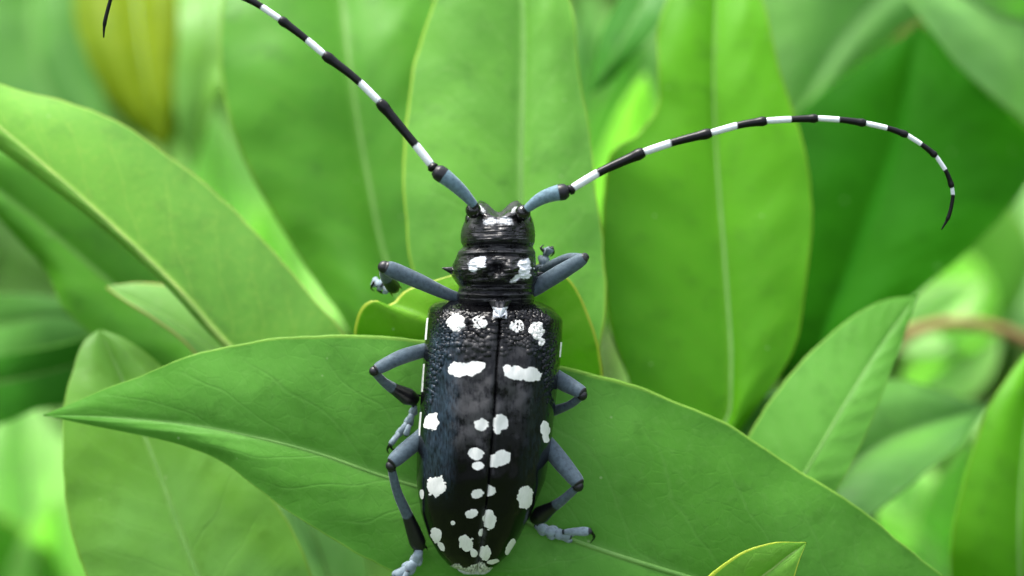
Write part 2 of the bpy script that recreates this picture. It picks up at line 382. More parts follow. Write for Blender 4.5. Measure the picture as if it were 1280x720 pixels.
make_leaf(s,
    [(590, 680, -1.6), (420, 560, -1.65), (300, 462, -1.75), (215, 400, -1.85), (133, 358, -2.0)],
    [(590, 680, -1.6), (440, 540, -1.65), (330, 430, -2.0), (240, 366, -2.15), (180, 353, -2.1), (133, 358, -2.0)],
    [(590, 680, -1.6), (400, 590, -1.65), (285, 490, -1.6), (235, 430, -1.6), (190, 395, -1.7), (155, 374, -1.85), (133, 358, -2.0)],
    M['tip'], 'rib_dim', camber=.04, wave=.04, n=60, seed=41, label='small pale leaf tip peeping out below the broad pale leaf')
make_leaf(s,
    [(590, 680, -1.8), (400, 540, -2.4), (300, 470, -2.7), (190, 395, -2.9), (110, 330, -3), (20, 255, -3.1), (-80, 180, -3.2)],
    [(590, 680, -1.8), (420, 500, -2.4), (330, 420, -2.7), (240, 340, -2.9), (150, 250, -3), (60, 180, -3.1), (-80, 180, -3.2)],
    [(590, 680, -1.8), (380, 600, -2.4), (270, 500, -2.7), (150, 440, -2.9), (85, 392, -3), (55, 335, -3.1), (10, 285, -3.15), (-80, 180, -3.2)],
    M['E'], 'rib_dim', camber=.08, wave=.1, n=70, seed=42, label='shaded green leaf below the broad pale leaf at the left')
stem_to_ground(s, (610, 660, -1.35), lean=(0, 6))

# ---- lower left shoot
s = root('leafy_shoot', P(330, 930, -1.3), 'lower left shoot whose wide leaf curls up behind the big leaf\'s tip', 'plant', GS)
make_leaf(s,
    [(330, 930, -1.3), (280, 800, -.85), (235, 690, -.9), (195, 580, -1.1), (160, 490, -1.4), (140, 445, -1.55), (124, 411, -1.7)],
    [(330, 930, -1.3), (180, 860, -.9), (105, 720, -.85), (82, 620, -1.0), (78, 540, -1.15), (88, 475, -1.4), (102, 432, -1.55), (124, 411, -1.7)],
    [(330, 930, -1.3), (410, 820, -1.0), (388, 715, -1.0), (352, 640, -1.1), (290, 560, -1.25), (240, 500, -1.4), (200, 455, -1.5), (158, 424, -1.6), (124, 411, -1.7)],
    M['B'], 'rib_dim', camber=.1, wave=.09, n=90, m=18, seed=8, label='wide fresh green leaf curling up behind the big leaf\'s left tip')
make_leaf(s,
    [(330, 930, -1.3), (430, 800, -2.3), (410, 720, -2.6), (380, 640, -2.9), (330, 560, -3.2)],
    [(330, 930, -1.3), (390, 800, -2.2), (360, 700, -2.5), (345, 640, -2.8), (330, 560, -3.2)],
    [(330, 930, -1.3), (480, 820, -2.4), (462, 720, -2.6), (430, 640, -2.9), (330, 560, -3.2)],
    M['J'], 'rib_dim', n=50, seed=9, label='pale greyish leaf sliver below the big leaf, left of the hind foot')
stem_to_ground(s, (330, 930, -1.3), lean=(-4, 4))

# ---- right shoot behind the big leaf
s = root('leafy_shoot', P(930, 740, -1.9), 'right-hand shoot with a sharply pointed leaf rising behind the big leaf', 'plant', GS)
make_leaf(s,
    [(930, 740, -1.9), (975, 645, -1.35), (1012, 582, -1.35), (1045, 525, -1.45), (1078, 470, -1.6), (1112, 418, -1.75), (1147, 369, -1.9)],
    [(930, 740, -1.9), (915, 660, -1.6), (925, 570, -1.55), (950, 520, -1.6), (990, 467, -1.7), (1038, 418, -1.8), (1072, 392, -1.85), (1105, 376, -1.88), (1147, 369, -1.9)],
    [(930, 740, -1.9), (1010, 680, -1.4), (1048, 610, -1.3), (1072, 565, -1.38), (1095, 515, -1.48), (1115, 460, -1.62), (1132, 415, -1.76), (1147, 369, -1.9)],
    M['A'], 'rib_dim', camber=.02, wave=.05, ribr=.024, n=80, m=18, seed=10, label='sharply pointed leaf with a thin yellow edge right of the big leaf')
make_leaf(s,
    [(930, 740, -1.9), (1010, 640, -2.8), (1080, 570, -3.3), (1150, 535, -3.7), (1238, 508, -4.2)],
    [(930, 740, -1.9), (1000, 580, -2.9), (1060, 490, -3.5), (1110, 474, -3.8), (1170, 485, -4.0), (1238, 508, -4.2)],
    [(930, 740, -1.9), (1040, 700, -2.4), (1095, 640, -2.8), (1150, 598, -3.2), (1200, 555, -3.6), (1238, 508, -4.2)],
    M['I2'], 'rib_dim', n=60, wave=.15, seed=11, label='soft blue-green leaf pointing right, behind the sharply pointed leaf')
make_leaf(s,
    [(930, 740, -1.9), (905, 640, -2.1), (925, 560, -2.3), (965, 510, -2.5), (1030, 470, -2.8)],
    [(930, 740, -1.9), (870, 640, -2.1), (880, 545, -2.3), (930, 500, -2.5), (1030, 470, -2.8)],
    [(930, 740, -1.9), (940, 660, -2.1), (960, 590, -2.3), (1000, 530, -2.5), (1030, 470, -2.8)],
    M['E'], 'rib_dim', n=50, seed=12, label='small dark leaf wedge below the vivid green leaf')
stem_to_ground(s, (930, 740, -1.9), lean=(3, 5))

# ---- upper right shoot
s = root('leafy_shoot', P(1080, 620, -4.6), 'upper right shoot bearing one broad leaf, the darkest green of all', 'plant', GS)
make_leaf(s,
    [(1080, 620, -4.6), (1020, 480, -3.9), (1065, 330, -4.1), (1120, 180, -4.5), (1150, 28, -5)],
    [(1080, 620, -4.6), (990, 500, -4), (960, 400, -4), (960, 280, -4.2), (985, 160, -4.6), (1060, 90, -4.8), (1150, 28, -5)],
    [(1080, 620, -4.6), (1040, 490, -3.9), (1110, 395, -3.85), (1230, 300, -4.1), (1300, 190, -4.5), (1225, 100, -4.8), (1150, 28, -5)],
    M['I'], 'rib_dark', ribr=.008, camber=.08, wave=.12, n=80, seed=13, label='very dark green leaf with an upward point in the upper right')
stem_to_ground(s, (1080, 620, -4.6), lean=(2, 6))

s = root('leafy_shoot', P(1330, 60, -6.5), 'soft pale shoot in the top right corner with a yellow-brown leaf end', 'plant', GS)
make_leaf(s,
    [(1330, 60, -6.5), (1260, -60, -6.2), (1150, -40, -6), (1060, 40, -6), (990, 150, -6)],
    [(1330, 60, -6.5), (1200, -150, -6.2), (1040, -120, -6), (945, -20, -6), (960, 90, -6), (990, 150, -6)],
    [(1330, 60, -6.5), (1250, 20, -6.2), (1170, 20, -6), (1100, 60, -6), (1040, 120, -6), (990, 150, -6)],
    M['J'], 'rib_dim', n=60, seed=15, label='pale leaf between the vivid leaf and the dark leaf, at the top')
make_leaf(s,
    [(1330, 60, -6.5), (1300, 30, -4.9), (1250, 20, -4.3), (1180, -20, -4.1), (1090, -70, -4.2)],
    [(1330, 60, -6.5), (1310, 160, -4.8), (1262, 140, -4.2), (1205, 85, -4.0), (1150, 20, -4.0), (1090, -70, -4.2)],
    [(1330, 60, -6.5), (1340, -60, -4.8), (1280, -130, -4.3), (1180, -140, -4.2), (1090, -70, -4.2)],
    M['J'], 'rib_dim', n=60, seed=16, label='large pale leaf filling the top right corner')
sym_leaf(s, (1250, -80), (1086, 62), 22, M['W'], -7.4, -7.2, n=30, seed=17, label='yellow-brown leaf end at the top right')
stem(s, [(1250, -80, -7.4), (1300, -20, -7), (1330, 60, -6.5)], .06, .1, name='leaf_stalk')
stem_to_ground(s, (1330, 60, -6.5), lean=(14, 5))

# ---- a leaf drooping in from above between the upright leaves
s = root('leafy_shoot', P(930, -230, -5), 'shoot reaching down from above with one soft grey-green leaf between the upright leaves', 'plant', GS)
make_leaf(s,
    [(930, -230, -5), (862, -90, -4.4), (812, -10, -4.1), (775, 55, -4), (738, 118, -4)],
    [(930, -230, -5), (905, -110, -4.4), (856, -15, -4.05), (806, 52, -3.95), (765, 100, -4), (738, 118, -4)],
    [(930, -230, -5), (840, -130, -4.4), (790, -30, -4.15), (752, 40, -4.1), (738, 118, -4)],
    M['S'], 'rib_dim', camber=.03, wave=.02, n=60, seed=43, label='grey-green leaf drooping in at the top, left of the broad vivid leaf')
stem(s, [(930, -230, -5), (980, -330, -5.6), (1050, -480, -7), (1100, -700, -12)], .1, .25)

# ---- bottom right
s = root('leafy_shoot', P(1290, 850, -2.8), 'bottom right shoot with an upright yellow-green leaf at the picture edge', 'plant', GS)
make_leaf(s,
    [(1290, 850, -2.8), (1275, 700, -2.6), (1280, 560, -2.8), (1300, 420, -3.2)],
    [(1290, 850, -2.8), (1200, 760, -2.7), (1188, 680, -2.6), (1205, 600, -2.7), (1240, 500, -2.9), (1300, 420, -3.2)],
    [(1290, 850, -2.8), (1350, 740, -2.6), (1370, 640, -2.6), (1340, 500, -2.9), (1300, 420, -3.2)],
    M['F'], 'rib_dim', n=50, seed=18, label='upright yellow-green leaf at the lower right edge')
stem_to_ground(s, (1290, 850, -2.8), lean=(5, 5))

# ---- upper left, hanging down from a branch above
s = root('leafy_shoot', P(160, -160, -7.5), 'drooping shoot in the upper left with an olive-yellow leaf', 'plant', GS)
make_leaf(s,
    [(160, -160, -7.5), (168, -60, -7), (172, 20, -6.6), (185, 110, -6.3), (205, 186, -6.2)],
    [(160, -160, -7.5), (110, -90, -7), (92, 0, -6.7), (112, 80, -6.4), (155, 150, -6.3), (205, 186, -6.2)],
    [(160, -160, -7.5), (215, -80, -7), (236, 0, -6.6), (238, 90, -6.4), (228, 150, -6.3), (205, 186, -6.2)],
    M['L'], 'rib_dim', camber=.2, n=60, seed=19, label='olive-yellow drooping leaf behind the left antenna tip')
make_leaf(s,
    [(160, -160, -7.5), (60, -60, -7.8), (40, 40, -7.6), (70, 130, -7.4), (160, 210, -7.2)],
    [(160, -160, -7.5), (0, -80, -7.8), (-60, 60, -7.6), (0, 170, -7.4), (160, 210, -7.2)],
    [(160, -160, -7.5), (110, -70, -7.8), (95, 10, -7.6), (125, 110, -7.4), (160, 210, -7.2)],
    M['I2'], 'rib_dim', n=60, seed=20, label='greyish green leaf left of the olive-yellow leaf')
make_leaf(s,
    [(160, -160, -7.5), (240, -60, -6.8), (268, 20, -6.2), (255, 110, -6), (240, 215, -6)],
    [(160, -160, -7.5), (215, -50, -6.8), (222, 30, -6.2), (218, 130, -6), (240, 215, -6)],
    [(160, -160, -7.5), (300, -80, -6.8), (318, 10, -6.2), (312, 80, -6), (275, 110, -5.9), (240, 215, -6)],
    M['B'], 'rib_dim', camber=.04, n=60, seed=21, label='pale leaf with a rounded edge right of the olive-yellow leaf')
stem(s, [(160, -160, -7.5), (120, -260, -9), (60, -420, -12), (-80, -560, -16)], .1, .25)

# ---- left edge
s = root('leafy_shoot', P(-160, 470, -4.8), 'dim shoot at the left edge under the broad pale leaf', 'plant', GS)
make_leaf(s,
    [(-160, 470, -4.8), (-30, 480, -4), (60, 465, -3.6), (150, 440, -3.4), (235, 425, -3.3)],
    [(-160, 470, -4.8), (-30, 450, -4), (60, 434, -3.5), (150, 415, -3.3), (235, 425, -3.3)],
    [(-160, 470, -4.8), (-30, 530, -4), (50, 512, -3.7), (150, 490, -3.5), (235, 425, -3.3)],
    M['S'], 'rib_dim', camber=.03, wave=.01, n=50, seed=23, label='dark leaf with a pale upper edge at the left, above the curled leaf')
make_leaf(s,
    [(-160, 470, -4.8), (-40, 420, -4.5), (30, 400, -4.2), (80, 395, -4.1), (130, 415, -4.1)],
    [(-160, 470, -4.8), (-40, 380, -4.5), (30, 368, -4.2), (90, 380, -4.1), (130, 415, -4.1)],
    [(-160, 470, -4.8), (-40, 455, -4.4), (30, 445, -4.2), (90, 430, -4.1), (130, 415, -4.1)],
    M['I2'], 'rib_dim', camber=.03, wave=.01, n=40, seed=24, label='grey-green leaf end at the left edge')
stem_to_ground(s, (-160, 470, -4.8), lean=(-4, 4))

# ---- red-brown arching twig on the right, with its few leaves
s = root('arching_twig', P(1075, 520, -6.2), 'red-brown arching twig at the right edge beside the pointed leaf', 'twig')
stem(s, [(1060, 640, -6.2), (1085, 500, -6.2), (1120, 430, -6.1), (1180, 405, -6.1), (1250, 412, -6.2), (1330, 450, -6.4)], .08, .06, 'twig', 'branch')
sym_leaf(s, (1130, 420), (1078, 362), 13, M['W'], -6.1, -5.4, n=30, seed=25, label='small reddish leaf above the pointed leaf')
sym_leaf(s, (1120, 440), (1230, 350), 42, M['Y'], -6.3, -7.4, n=40, seed=26, label='lime leaf above the arching twig')
sym_leaf(s, (1250, 420), (1120, 500), 46, M['Y'], -6.6, -7.0, n=40, seed=27, label='lime leaf under the arching twig')
p = P(1060, 640, -6.2); stem(s, [(1060, 640, -6.2), down(p, 20, (0, 2)), down(p, (BASE @ p).z + 1, (0, 6))], .12, .3, 'twig', 'branch')

# ---- lime-coloured shoots farther back, seen through the gaps
def far_shoot(at, leaves, label, lean=(0, 8)):
    s = root('distant_shoot', P(*at), label, 'plant', 'soft lime shoots seen through gaps in the leaves')
    for i, (tip, half, mt, zt) in enumerate(leaves):
        sym_leaf(s, at[:2], tip, half, M[mt], at[2], zt, n=36, m=8, seed=30 + i + at[0] * .01, rib='rib', ribr=.06, thick=.03, fold=.3)
    stem_to_ground(s, at, .12, .3, lean)
far_shoot((330, 560, -9), [((250, 110), 78, 'Y', -8.5), ((400, 190), 66, 'Y', -9.5), ((120, 300), 70, 'Y', -10), ((330, 250), 60, 'Y', -8)],
          'blurred lime shoot glowing through the gap left of the deep green leaf')
far_shoot((760, 420, -9), [((800, 30), 62, 'J', -8), ((735, -20), 60, 'J', -9), ((806, 92), 50, 'Y', -5.5), ((860, -20), 60, 'J', -10)],
          'blurred lime shoot in the gap between the upright leaves at the top')
far_shoot((60, 860, -9), [((20, 480), 90, 'Y', -9), ((110, 520), 60, 'Y', -10), ((-60, 620), 80, 'D', -8), ((70, 620), 60, 'Y', -8)],
          'blurred lime shoot at the lower left edge')
far_shoot((1180, 800, -9), [((1120, 560), 76, 'Y', -9), ((1220, 540), 60, 'J', -8), ((1050, 620), 60, 'Y', -8), ((1280, 480), 70, 'Y', -10)],
          'blurred lime shoot under the blue-green leaf at the lower right')
far_shoot((1230, 430, -11), [((1180, 200), 90, 'D', -11), ((1120, 300), 60, 'Y', -10), ((1290, 220), 90, 'J', -12)],
          'blurred light green shoot at the right edge behind the twig')

# ---- the far shrubbery: one mass nobody could count
def shrubbery():
    rng = np.random.default_rng(3); cnt = 5200
    Vs, Fs, tone = [], [], []
    prof = [(0, 0), (.25, .8), (.55, 1), (.8, .6), (1, 0)]
    for i in range(cnt):
        z = -21 - 26 * rng.random() ** 0.8
        k = (D - z) / D
        x = rng.uniform(-8.5, 8.5) * k; y = rng.uniform(-5.5, 6.5) * k
        L = rng.uniform(2.5, 5.5); wd = L * rng.uniform(.16, .24)
        d = Vector((rng.normal(0, .6), rng.normal(.6, .5), rng.normal(.2, .5))).normalized()
        sdv = d.cross(Vector((rng.normal(0, .35), rng.normal(0.1, .35), 1))).normalized(); nn = sdv.cross(d)
        o0 = Vector((x, y, z)); b = len(Vs)
        for (q, ww) in prof:
            c = o0 + d * L * q - nn * L * .12 * q * q
            for sg in (-1, 0, 1): Vs.append(tuple(c + sdv * wd * ww * sg + nn * (.18 * wd * abs(sg))))
        for r in range(4):
            a = b + r * 3
            Fs += [(a, a + 1, a + 4, a + 3), (a + 1, a + 2, a + 5, a + 4)]
        tone += [rng.random()] * 15
    g = N('far_foliage'); at = g.n('Attribute', attribute_name='tone').outputs['Fac']
    c = g.mix(at, (0.12, 0.30, 0.04), (0.42, 0.66, 0.20))
    pr = g.n('BsdfPrincipled', {'Base Color': c, 'Roughness': .45})
    tr = g.n('BsdfTranslucent', {'Color': g.mix(1.0, c, (1.4, 1.5, .9), 'MULTIPLY')})
    mt = g.end(g.n('MixShader', {0: .4, 1: pr.outputs[0], 2: tr.outputs[0]}).outputs[0])
    o = link('distant_foliage', mesh('distant_foliage', Vs, Fs, att={'tone': tone}), mt)
    o.matrix_world = BASE; tag(o, 'soft mass of lime and green foliage far behind the shrub', 'foliage', kind='stuff')
shrubbery()

def added_tree_belt():
    """unseen trees added to break up the wing-case reflections: ragged belt of leafy clumps"""
    rng = np.random.default_rng(5); V, F, tone = [], [], []
    for k in range(15000):
        a = rng.uniform(0, 2 * math.pi); R0 = 1150 + rng.uniform(0, 260)
        top = 520 + 230 * mn.noise(Vector((math.cos(a) * 3, math.sin(a) * 3, 1))) + 170 * mn.noise(Vector((math.cos(a) * 11, math.sin(a) * 11, 4)))
        z = top * rng.random() ** .8
        c = Vector((math.cos(a) * R0, math.sin(a) * R0, z)); sz = rng.uniform(18, 42)
        u = Vector(rng.normal(size=3)).normalized(); v = u.cross(Vector(rng.normal(size=3))).normalized()
        b = len(V)
        for q in range(5):
            an = q * 2 * math.pi / 5 + rng.uniform(-.3, .3); V.append(tuple(c + (u * math.cos(an) + v * math.sin(an) * .7) * sz * rng.uniform(.6, 1.1)))
        F.append((b, b + 1, b + 2, b + 3, b + 4)); tone += [rng.random()] * 5
    g = N('added_tree_foliage'); at = g.n('Attribute', attribute_name='tone').outputs['Fac']
    mt = g.end(g.n('BsdfPrincipled', {'Base Color': g.mix(at, (.03, .07, .012), (.07, .14, .025)), 'Roughness': .6}).outputs[0])
    o = link('unseen_tree_belt', mesh('unseen_tree_belt', V, F, att={'tone': tone}), mt, smooth=False)
    tag(o, 'unseen belt of trees added to block the low sky', 'trees', kind='stuff')
added_tree_belt()  # added out of view: keeps bright low sky out of the wing cases

# ------------------------------------------------------------------ the beetle
def chitin(name, dark=(0.003, 0.003, 0.0035), rough=0.2, white=(0.84, 0.84, 0.80), grey=(0.055, 0.057, 0.06), spec=.35, sheen=0.0, ior=1.5, hs=(60, 14, 30), bumpy=0.0, thr=(.42, .60)):
    g = N(name); ob = g.n('TexCoord').outputs['Object']
    wh = g.n('Attribute', attribute_name='white').outputs['Fac']; gr = g.n('Attribute', attribute_name='grey').outputs['Fac']
    hair = g.n('TexNoise', {'Vector': g.n('Mapping', {'Vector': ob, 'Scale': hs}).outputs[0], 'Scale': 1.0, 'Detail': 4, 'Roughness': .6}).outputs[0]
    n2 = g.noise(ob, 9, 4, .6)
    wf = g.ramp(g.math('ADD', wh, g.math('MULTIPLY', g.math('SUBTRACT', hair, .5), .45)), *thr)
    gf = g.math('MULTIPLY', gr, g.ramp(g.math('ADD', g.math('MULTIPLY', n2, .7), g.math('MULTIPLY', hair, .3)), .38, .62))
    c = g.mix(gf, dark, grey)  # grey tone; on the wing centre it paints reflected sky
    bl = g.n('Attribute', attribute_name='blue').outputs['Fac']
    sky_sheen = g.math('MULTIPLY', bl, g.ramp(hair, .2, .85))
    c = g.mix(sky_sheen, c, (.035, .06, .085))  # bluish sky sheen mixed into the base colour
    c = g.mix(wf, c, g.mix(g.ramp(hair, .2, .75), tuple(x * (.88 if white[0] > .5 else .55) for x in white), white))
    r = g.math('ADD', rough, g.math('MULTIPLY', g.math('MAXIMUM', wf, gf), .5 if white[0] > .5 else .12)); 
    h = g.math('ADD', g.math('MULTIPLY', n2, .6), g.math('MULTIPLY', g.math('MULTIPLY', hair, g.math('MAXIMUM', wf, gf)), .6))
    bp = g.n('Bump', {'Height': h, 'Strength': .35, 'Distance': .012 + bumpy})
    sp = g.math('SUBTRACT', spec, g.math('MULTIPLY', wf, spec * .8))
    return g.end(g.n('BsdfPrincipled', {'Base Color': c, 'Roughness': r, 'IOR': ior, 'Specular IOR Level': sp, 'Normal': bp.outputs[0], 'Sheen Weight': g.math('MULTIPLY', wf, sheen), 'Sheen Roughness': .4}).outputs[0])

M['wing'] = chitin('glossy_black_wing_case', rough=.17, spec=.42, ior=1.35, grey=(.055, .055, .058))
M['body'] = chitin('black_thorax_and_head', dark=(.004, .004, .0045), rough=.22, white=(.74, .77, .80), grey=(.032, .032, .036), spec=.42, thr=(.25, .85))
M['ant'] = chitin('banded_antenna', spec=.25, dark=(.003, .003, .0035), rough=.34, white=(.70, .75, .76), thr=(.40, .60))
M['leg'] = chitin('blue_grey_haired_leg', dark=(.007, .007, .009), rough=.4, white=(.098, .138, .165), thr=(.3, .7), sheen=.25, spec=.5, hs=(26, 26, 26))
M['foot'] = chitin('pale_blue_foot', dark=(.02, .025, .03), rough=.45, white=(.25, .32, .36), thr=(.3, .7), sheen=.3, hs=(26, 26, 26))
M['eye'] = plain_mat('black_eye', (.003, .003, .003), (.006, .006, .006), 20, .12, .6, .001)
M['fringe'] = plain_mat('straw_fringe', (.30, .30, .24), (.5, .5, .42), 25, .7, .3, .01)

bt = root('beetle', P(612, 560, 0), 'glossy black longhorn beetle with white spots and long banded antennae, climbing on the big leaf', 'beetle')
BO = np.array(bt['_at'])

def blobs(px, py, lst, seed=0.0, amp=.27, sf=.9):
    """union of ragged ellipses (cx, cy, rx, ry, angle) -> 1 inside, 0 outside, .5 on the edge"""
    out = np.zeros_like(px)
    wob = np.array([mn.noise(Vector((x * .16 + seed, y * .16, 1.7))) + .6 * mn.noise(Vector((x * .42, y * .42 + seed, 4.2))) for x, y in zip(px.ravel(), py.ravel())]).reshape(px.shape)
    for (cx, cy, rx, ry, a) in lst:
        a = math.radians(a); dx = px - cx; dy = py - cy
        rx = rx * .95; ry = ry * .95
        u = (dx * math.cos(a) + dy * math.sin(a)) / rx; v = (-dx * math.sin(a) + dy * math.cos(a)) / ry
        d = np.sqrt(u * u + v * v) + wob * amp
        soft = sf / min(rx, ry)
        out = np.maximum(out, 1 - smooth(1 - soft, 1 + soft, d))
    return out

# outline of the two wing cases in the photograph (y, x) and the seam between them
YL = [377, 380, 386, 400, 430, 470, 520, 560, 600, 640, 670, 692, 706, 713]
XL = [560, 545, 538, 535.5, 533, 530, 527, 524, 523, 528.5, 538.5, 551, 564, 585]
XR = [664, 674, 688, 701, 700, 696, 690, 686, 679, 662, 647, 633, 618, 605]
XS = [626, 626, 626, 625, 623, 620, 617, 614, 611, 607, 603, 599, 597, 596]
HT = [.60, .70, .77, .84, .90, .93, .93, .91, .86, .76, .62, .48, .36, .26]     # height of the back above the leaf

SPL = [(571, 404, 11, 11, 0), (599, 403, 9, 8.5, 0), (574, 461.5, 13, 9.5, 4), (589, 461, 16, 8.5, -8), (600, 457.5, 8, 4.5, -14), (541, 527, 9.5, 11.5, 10),
       (602, 531, 9, 8.5, 0), (595, 567, 10.5, 7.5, 12), (598, 582, 8, 5.2, 0), (547.5, 606.5, 12.2, 13.3, 0), (529.5, 617, 2.6, 6.2, 0),
       (597, 616, 7.5, 6, -8), (590, 641, 8.5, 5.5, -8), (567, 652, 2.6, 2.8, 0), (547, 667, 6.4, 11, -14), (553, 681, 3.5, 7, -30), (583, 677, 9, 11, -20), (592, 689, 4, 6, -20),
       (605, 646, 2.6, 11, 8), (600, 664, 1.6, 6, 10)]
SPR = [(646, 409, 9.5, 8, 10), (671, 413, 9, 11.5, -10), (676, 426, 4, 6, 0), (645, 466, 17, 9, 10), (662, 468, 14, 9.5, 4), (634, 461, 7, 5, 10), (626, 528, 9.5, 10.5, 0),
       (622, 538, 4, 5, 0), (679, 535, 6, 10, -6), (680, 546, 4.5, 8, 0), (626, 572, 12.5, 10, -8), (619, 577, 8, 7, 0), (612, 612, 7, 7.5, 0), (655, 621, 10, 14.5, 6),
       (612, 649, 8.5, 12, -6), (604, 648, 5, 9, 0), (606, 689, 7.5, 9.5, 10), (636, 682, 4.5, 12, 28), (616, 700, 8, 3, -10)]

def wing_case(left):
    n, m = 420, 110
    yy = np.linspace(377, 713, n) if False else 377 + (713 - 377) * (0.5 - 0.5 * np.cos(np.linspace(0, 1, n) * math.pi)) * .35 + (713 - 377) * np.linspace(0, 1, n) * .65
    E = np.interp(yy, YL, XL if left else XR); Sx = np.interp(yy, YL, XS); H = np.interp(yy, YL, HT)
    k = np.ones(9) / 9
    sm = lambda a: np.concatenate([a[:4], np.convolve(a, k, 'valid'), a[-4:]])
    E, Sx, H = sm(E), sm(sm(Sx)), sm(sm(sm(H)))
    s = np.linspace(0, 1, m); ang = s * math.radians(112)
    sn = np.where(ang <= math.pi / 2, np.sin(ang) ** (2 / 2.5), 1 - .10 * (ang - math.pi / 2) ** 2 * 4)
    cs = np.sign(np.cos(ang)) * np.abs(np.cos(ang)) ** (2 / 2.5)
    cs = np.where(cs < 0, cs * .45, cs)
    PX = Sx[:, None] + (E - Sx)[:, None] * sn[None]; PY = np.broadcast_to(yy[:, None], PX.shape).copy()
    hb = .30 * (H / .9)                                   # where the side turns under
    Z = hb[:, None] + (H - hb)[:, None] * cs[None]
    # shoulder and tail: round the ends over, the tail tip curved in towards the seam
    fr = smooth(0, 1, (yy - 377) / 16)
    Z = Z - (1 - fr)[:, None] * .12
    sgn = -1 if left else 1
    # seam: edges turned down, a fine raised bead beside it
    d = np.abs(PX - Sx[:, None])
    gap = np.interp(yy, [377, 600, 640, 700, 713], [.15, .2, .5, 1.2, 3.5])[:, None]
    PX = PX + sgn * gap * np.exp(-d / 4)
    Z = Z - .03 * np.exp(-(d / 1.2) ** 2) + .010 * np.exp(-((d - 5) / 2.2) ** 2)
    # shoulder bump, faint long ribs and broad dimples
    ex = (E - sgn * 16)[:, None]
    Z = Z + .05 * np.exp(-((PX - ex) / 10) ** 2 - ((PY - 402) / 14) ** 2)
    Z = Z + .007 * np.sin((np.abs(PX - Sx[:, None]) / np.abs(E - Sx)[:, None]) * 15) * smooth(400, 440, PY) * smooth(690, 600, PY)
    nz1 = np.array([mn.noise(Vector((x * .035, y * .022, 5.5 + left))) + .5 * mn.noise(Vector((x * .10, y * .06, 2.5))) for x, y in zip(PX.ravel(), PY.ravel())]).reshape(PX.shape)
    Z = Z + .022 * nz1 * smooth(385, 410, PY) * smooth(700, 560, PY)
    # grains over the shoulders, thinning out backwards and along the flank
    rng = np.random.default_rng(11 + left)
    cnt = 0; bump = np.zeros_like(Z)
    for _ in range(2300):
        gy = rng.uniform(380, 520); q = rng.random()
        if q < .66 and rng.random() < smooth(405, 450, gy + rng.normal(0, 5)): continue
        if q < .62 + (gy - 435) / 320 and gy > 462: continue
        if rng.random() < (gy - 430) / 100: continue
        i = int(np.searchsorted(yy, gy)); 
        if i < 3 or i > n - 4: continue
        gx = Sx[i] + (E[i] - Sx[i]) * min(.99, q ** .7 * .99)
        r = rng.uniform(1.0, 1.9); i0, i1 = max(0, i - 16), min(n, i + 16)
        bump[i0:i1] = np.maximum(bump[i0:i1], np.exp(-((PX[i0:i1] - gx) / r) ** 2 - ((PY[i0:i1] - gy) / (r * 1.15)) ** 2) * rng.uniform(.6, 1))
    Z = Z + .024 * bump
    # diagonal wrinkles on the flank
    u = np.abs(PX - Sx[:, None]) / np.abs(E - Sx)[:, None]
    Z = Z + .006 * np.sin(PY * .75 + PX * .5 * sgn + 3 * nz1) * smooth(.7, .85, u) * smooth(425, 440, PY) * smooth(515, 480, PY)
    top = (ang <= math.radians(96))[None, :]
    W = blobs(PX, PY, SPL if left else SPR, seed=3.1 * left) * top
    # pits showing through the front spots
    W = W * (1 - (bump > .8) * (PY < 425) * (np.abs(PX - 622) < 40))
    # pale fringe at the very end, white line low on the left flank
    frng = smooth(694, 704, PY + 3 * nz1) * smooth(0, .2, nz1 + .35 * smooth(700, 710, PY))
    W = np.maximum(W, frng * .53)
    low = ((ang > math.radians(76)) & (ang < math.radians(100)))[None, :]
    if left: W = np.maximum(W, low * (((PY > 398) & (PY < 425)) | ((PY > 455) & (PY < 490)) | ((PY > 515) & (PY < 545))))
    else: W = np.maximum(W, low * ((PY > 428) & (PY < 446)))
    g = np.exp(-((PY - 492) / 34) ** 2) * smooth(50 if left else 40, 25 if left else 14, np.abs(PX - (600 if left else 634))) + .9 * np.exp(-((PY - 432) / 13) ** 2) * smooth(45 if left else 34, 20 if left else 12, np.abs(PX - (600 if left else 640)))  # central grey blotches: mottled sky reflection painted into the colour
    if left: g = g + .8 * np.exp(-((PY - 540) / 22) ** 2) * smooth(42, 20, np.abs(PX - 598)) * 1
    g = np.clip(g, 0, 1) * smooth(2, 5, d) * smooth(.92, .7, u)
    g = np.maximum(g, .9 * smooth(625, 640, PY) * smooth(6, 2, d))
    blue = smooth(.96, .86, u) * smooth(.42, .62, u) * smooth(395, 425, PY) * smooth(640, 560, PY) * (1.0 if left else .25)  # flank band: bluish sheen of the sky, painted in as colour
    kz = (D - Z) / D / K
    V = np.stack([(PX - 640) * kz, (360 - PY) * kz, Z], -1).reshape(-1, 3)
    F = grid_faces(n, m)
    if not left: F = F[:, ::-1]
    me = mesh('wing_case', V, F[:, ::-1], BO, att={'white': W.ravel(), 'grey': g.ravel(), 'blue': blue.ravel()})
    o = link('wing_case', me, M['wing'], bt)
    md = o.modifiers.new('thickness', 'SOLIDIFY'); md.thickness = .018; md.offset = -1
    return o
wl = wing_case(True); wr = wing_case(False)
wl['label'] = 'left wing case, black with white spots'; wr['label'] = 'right wing case, black with white spots'

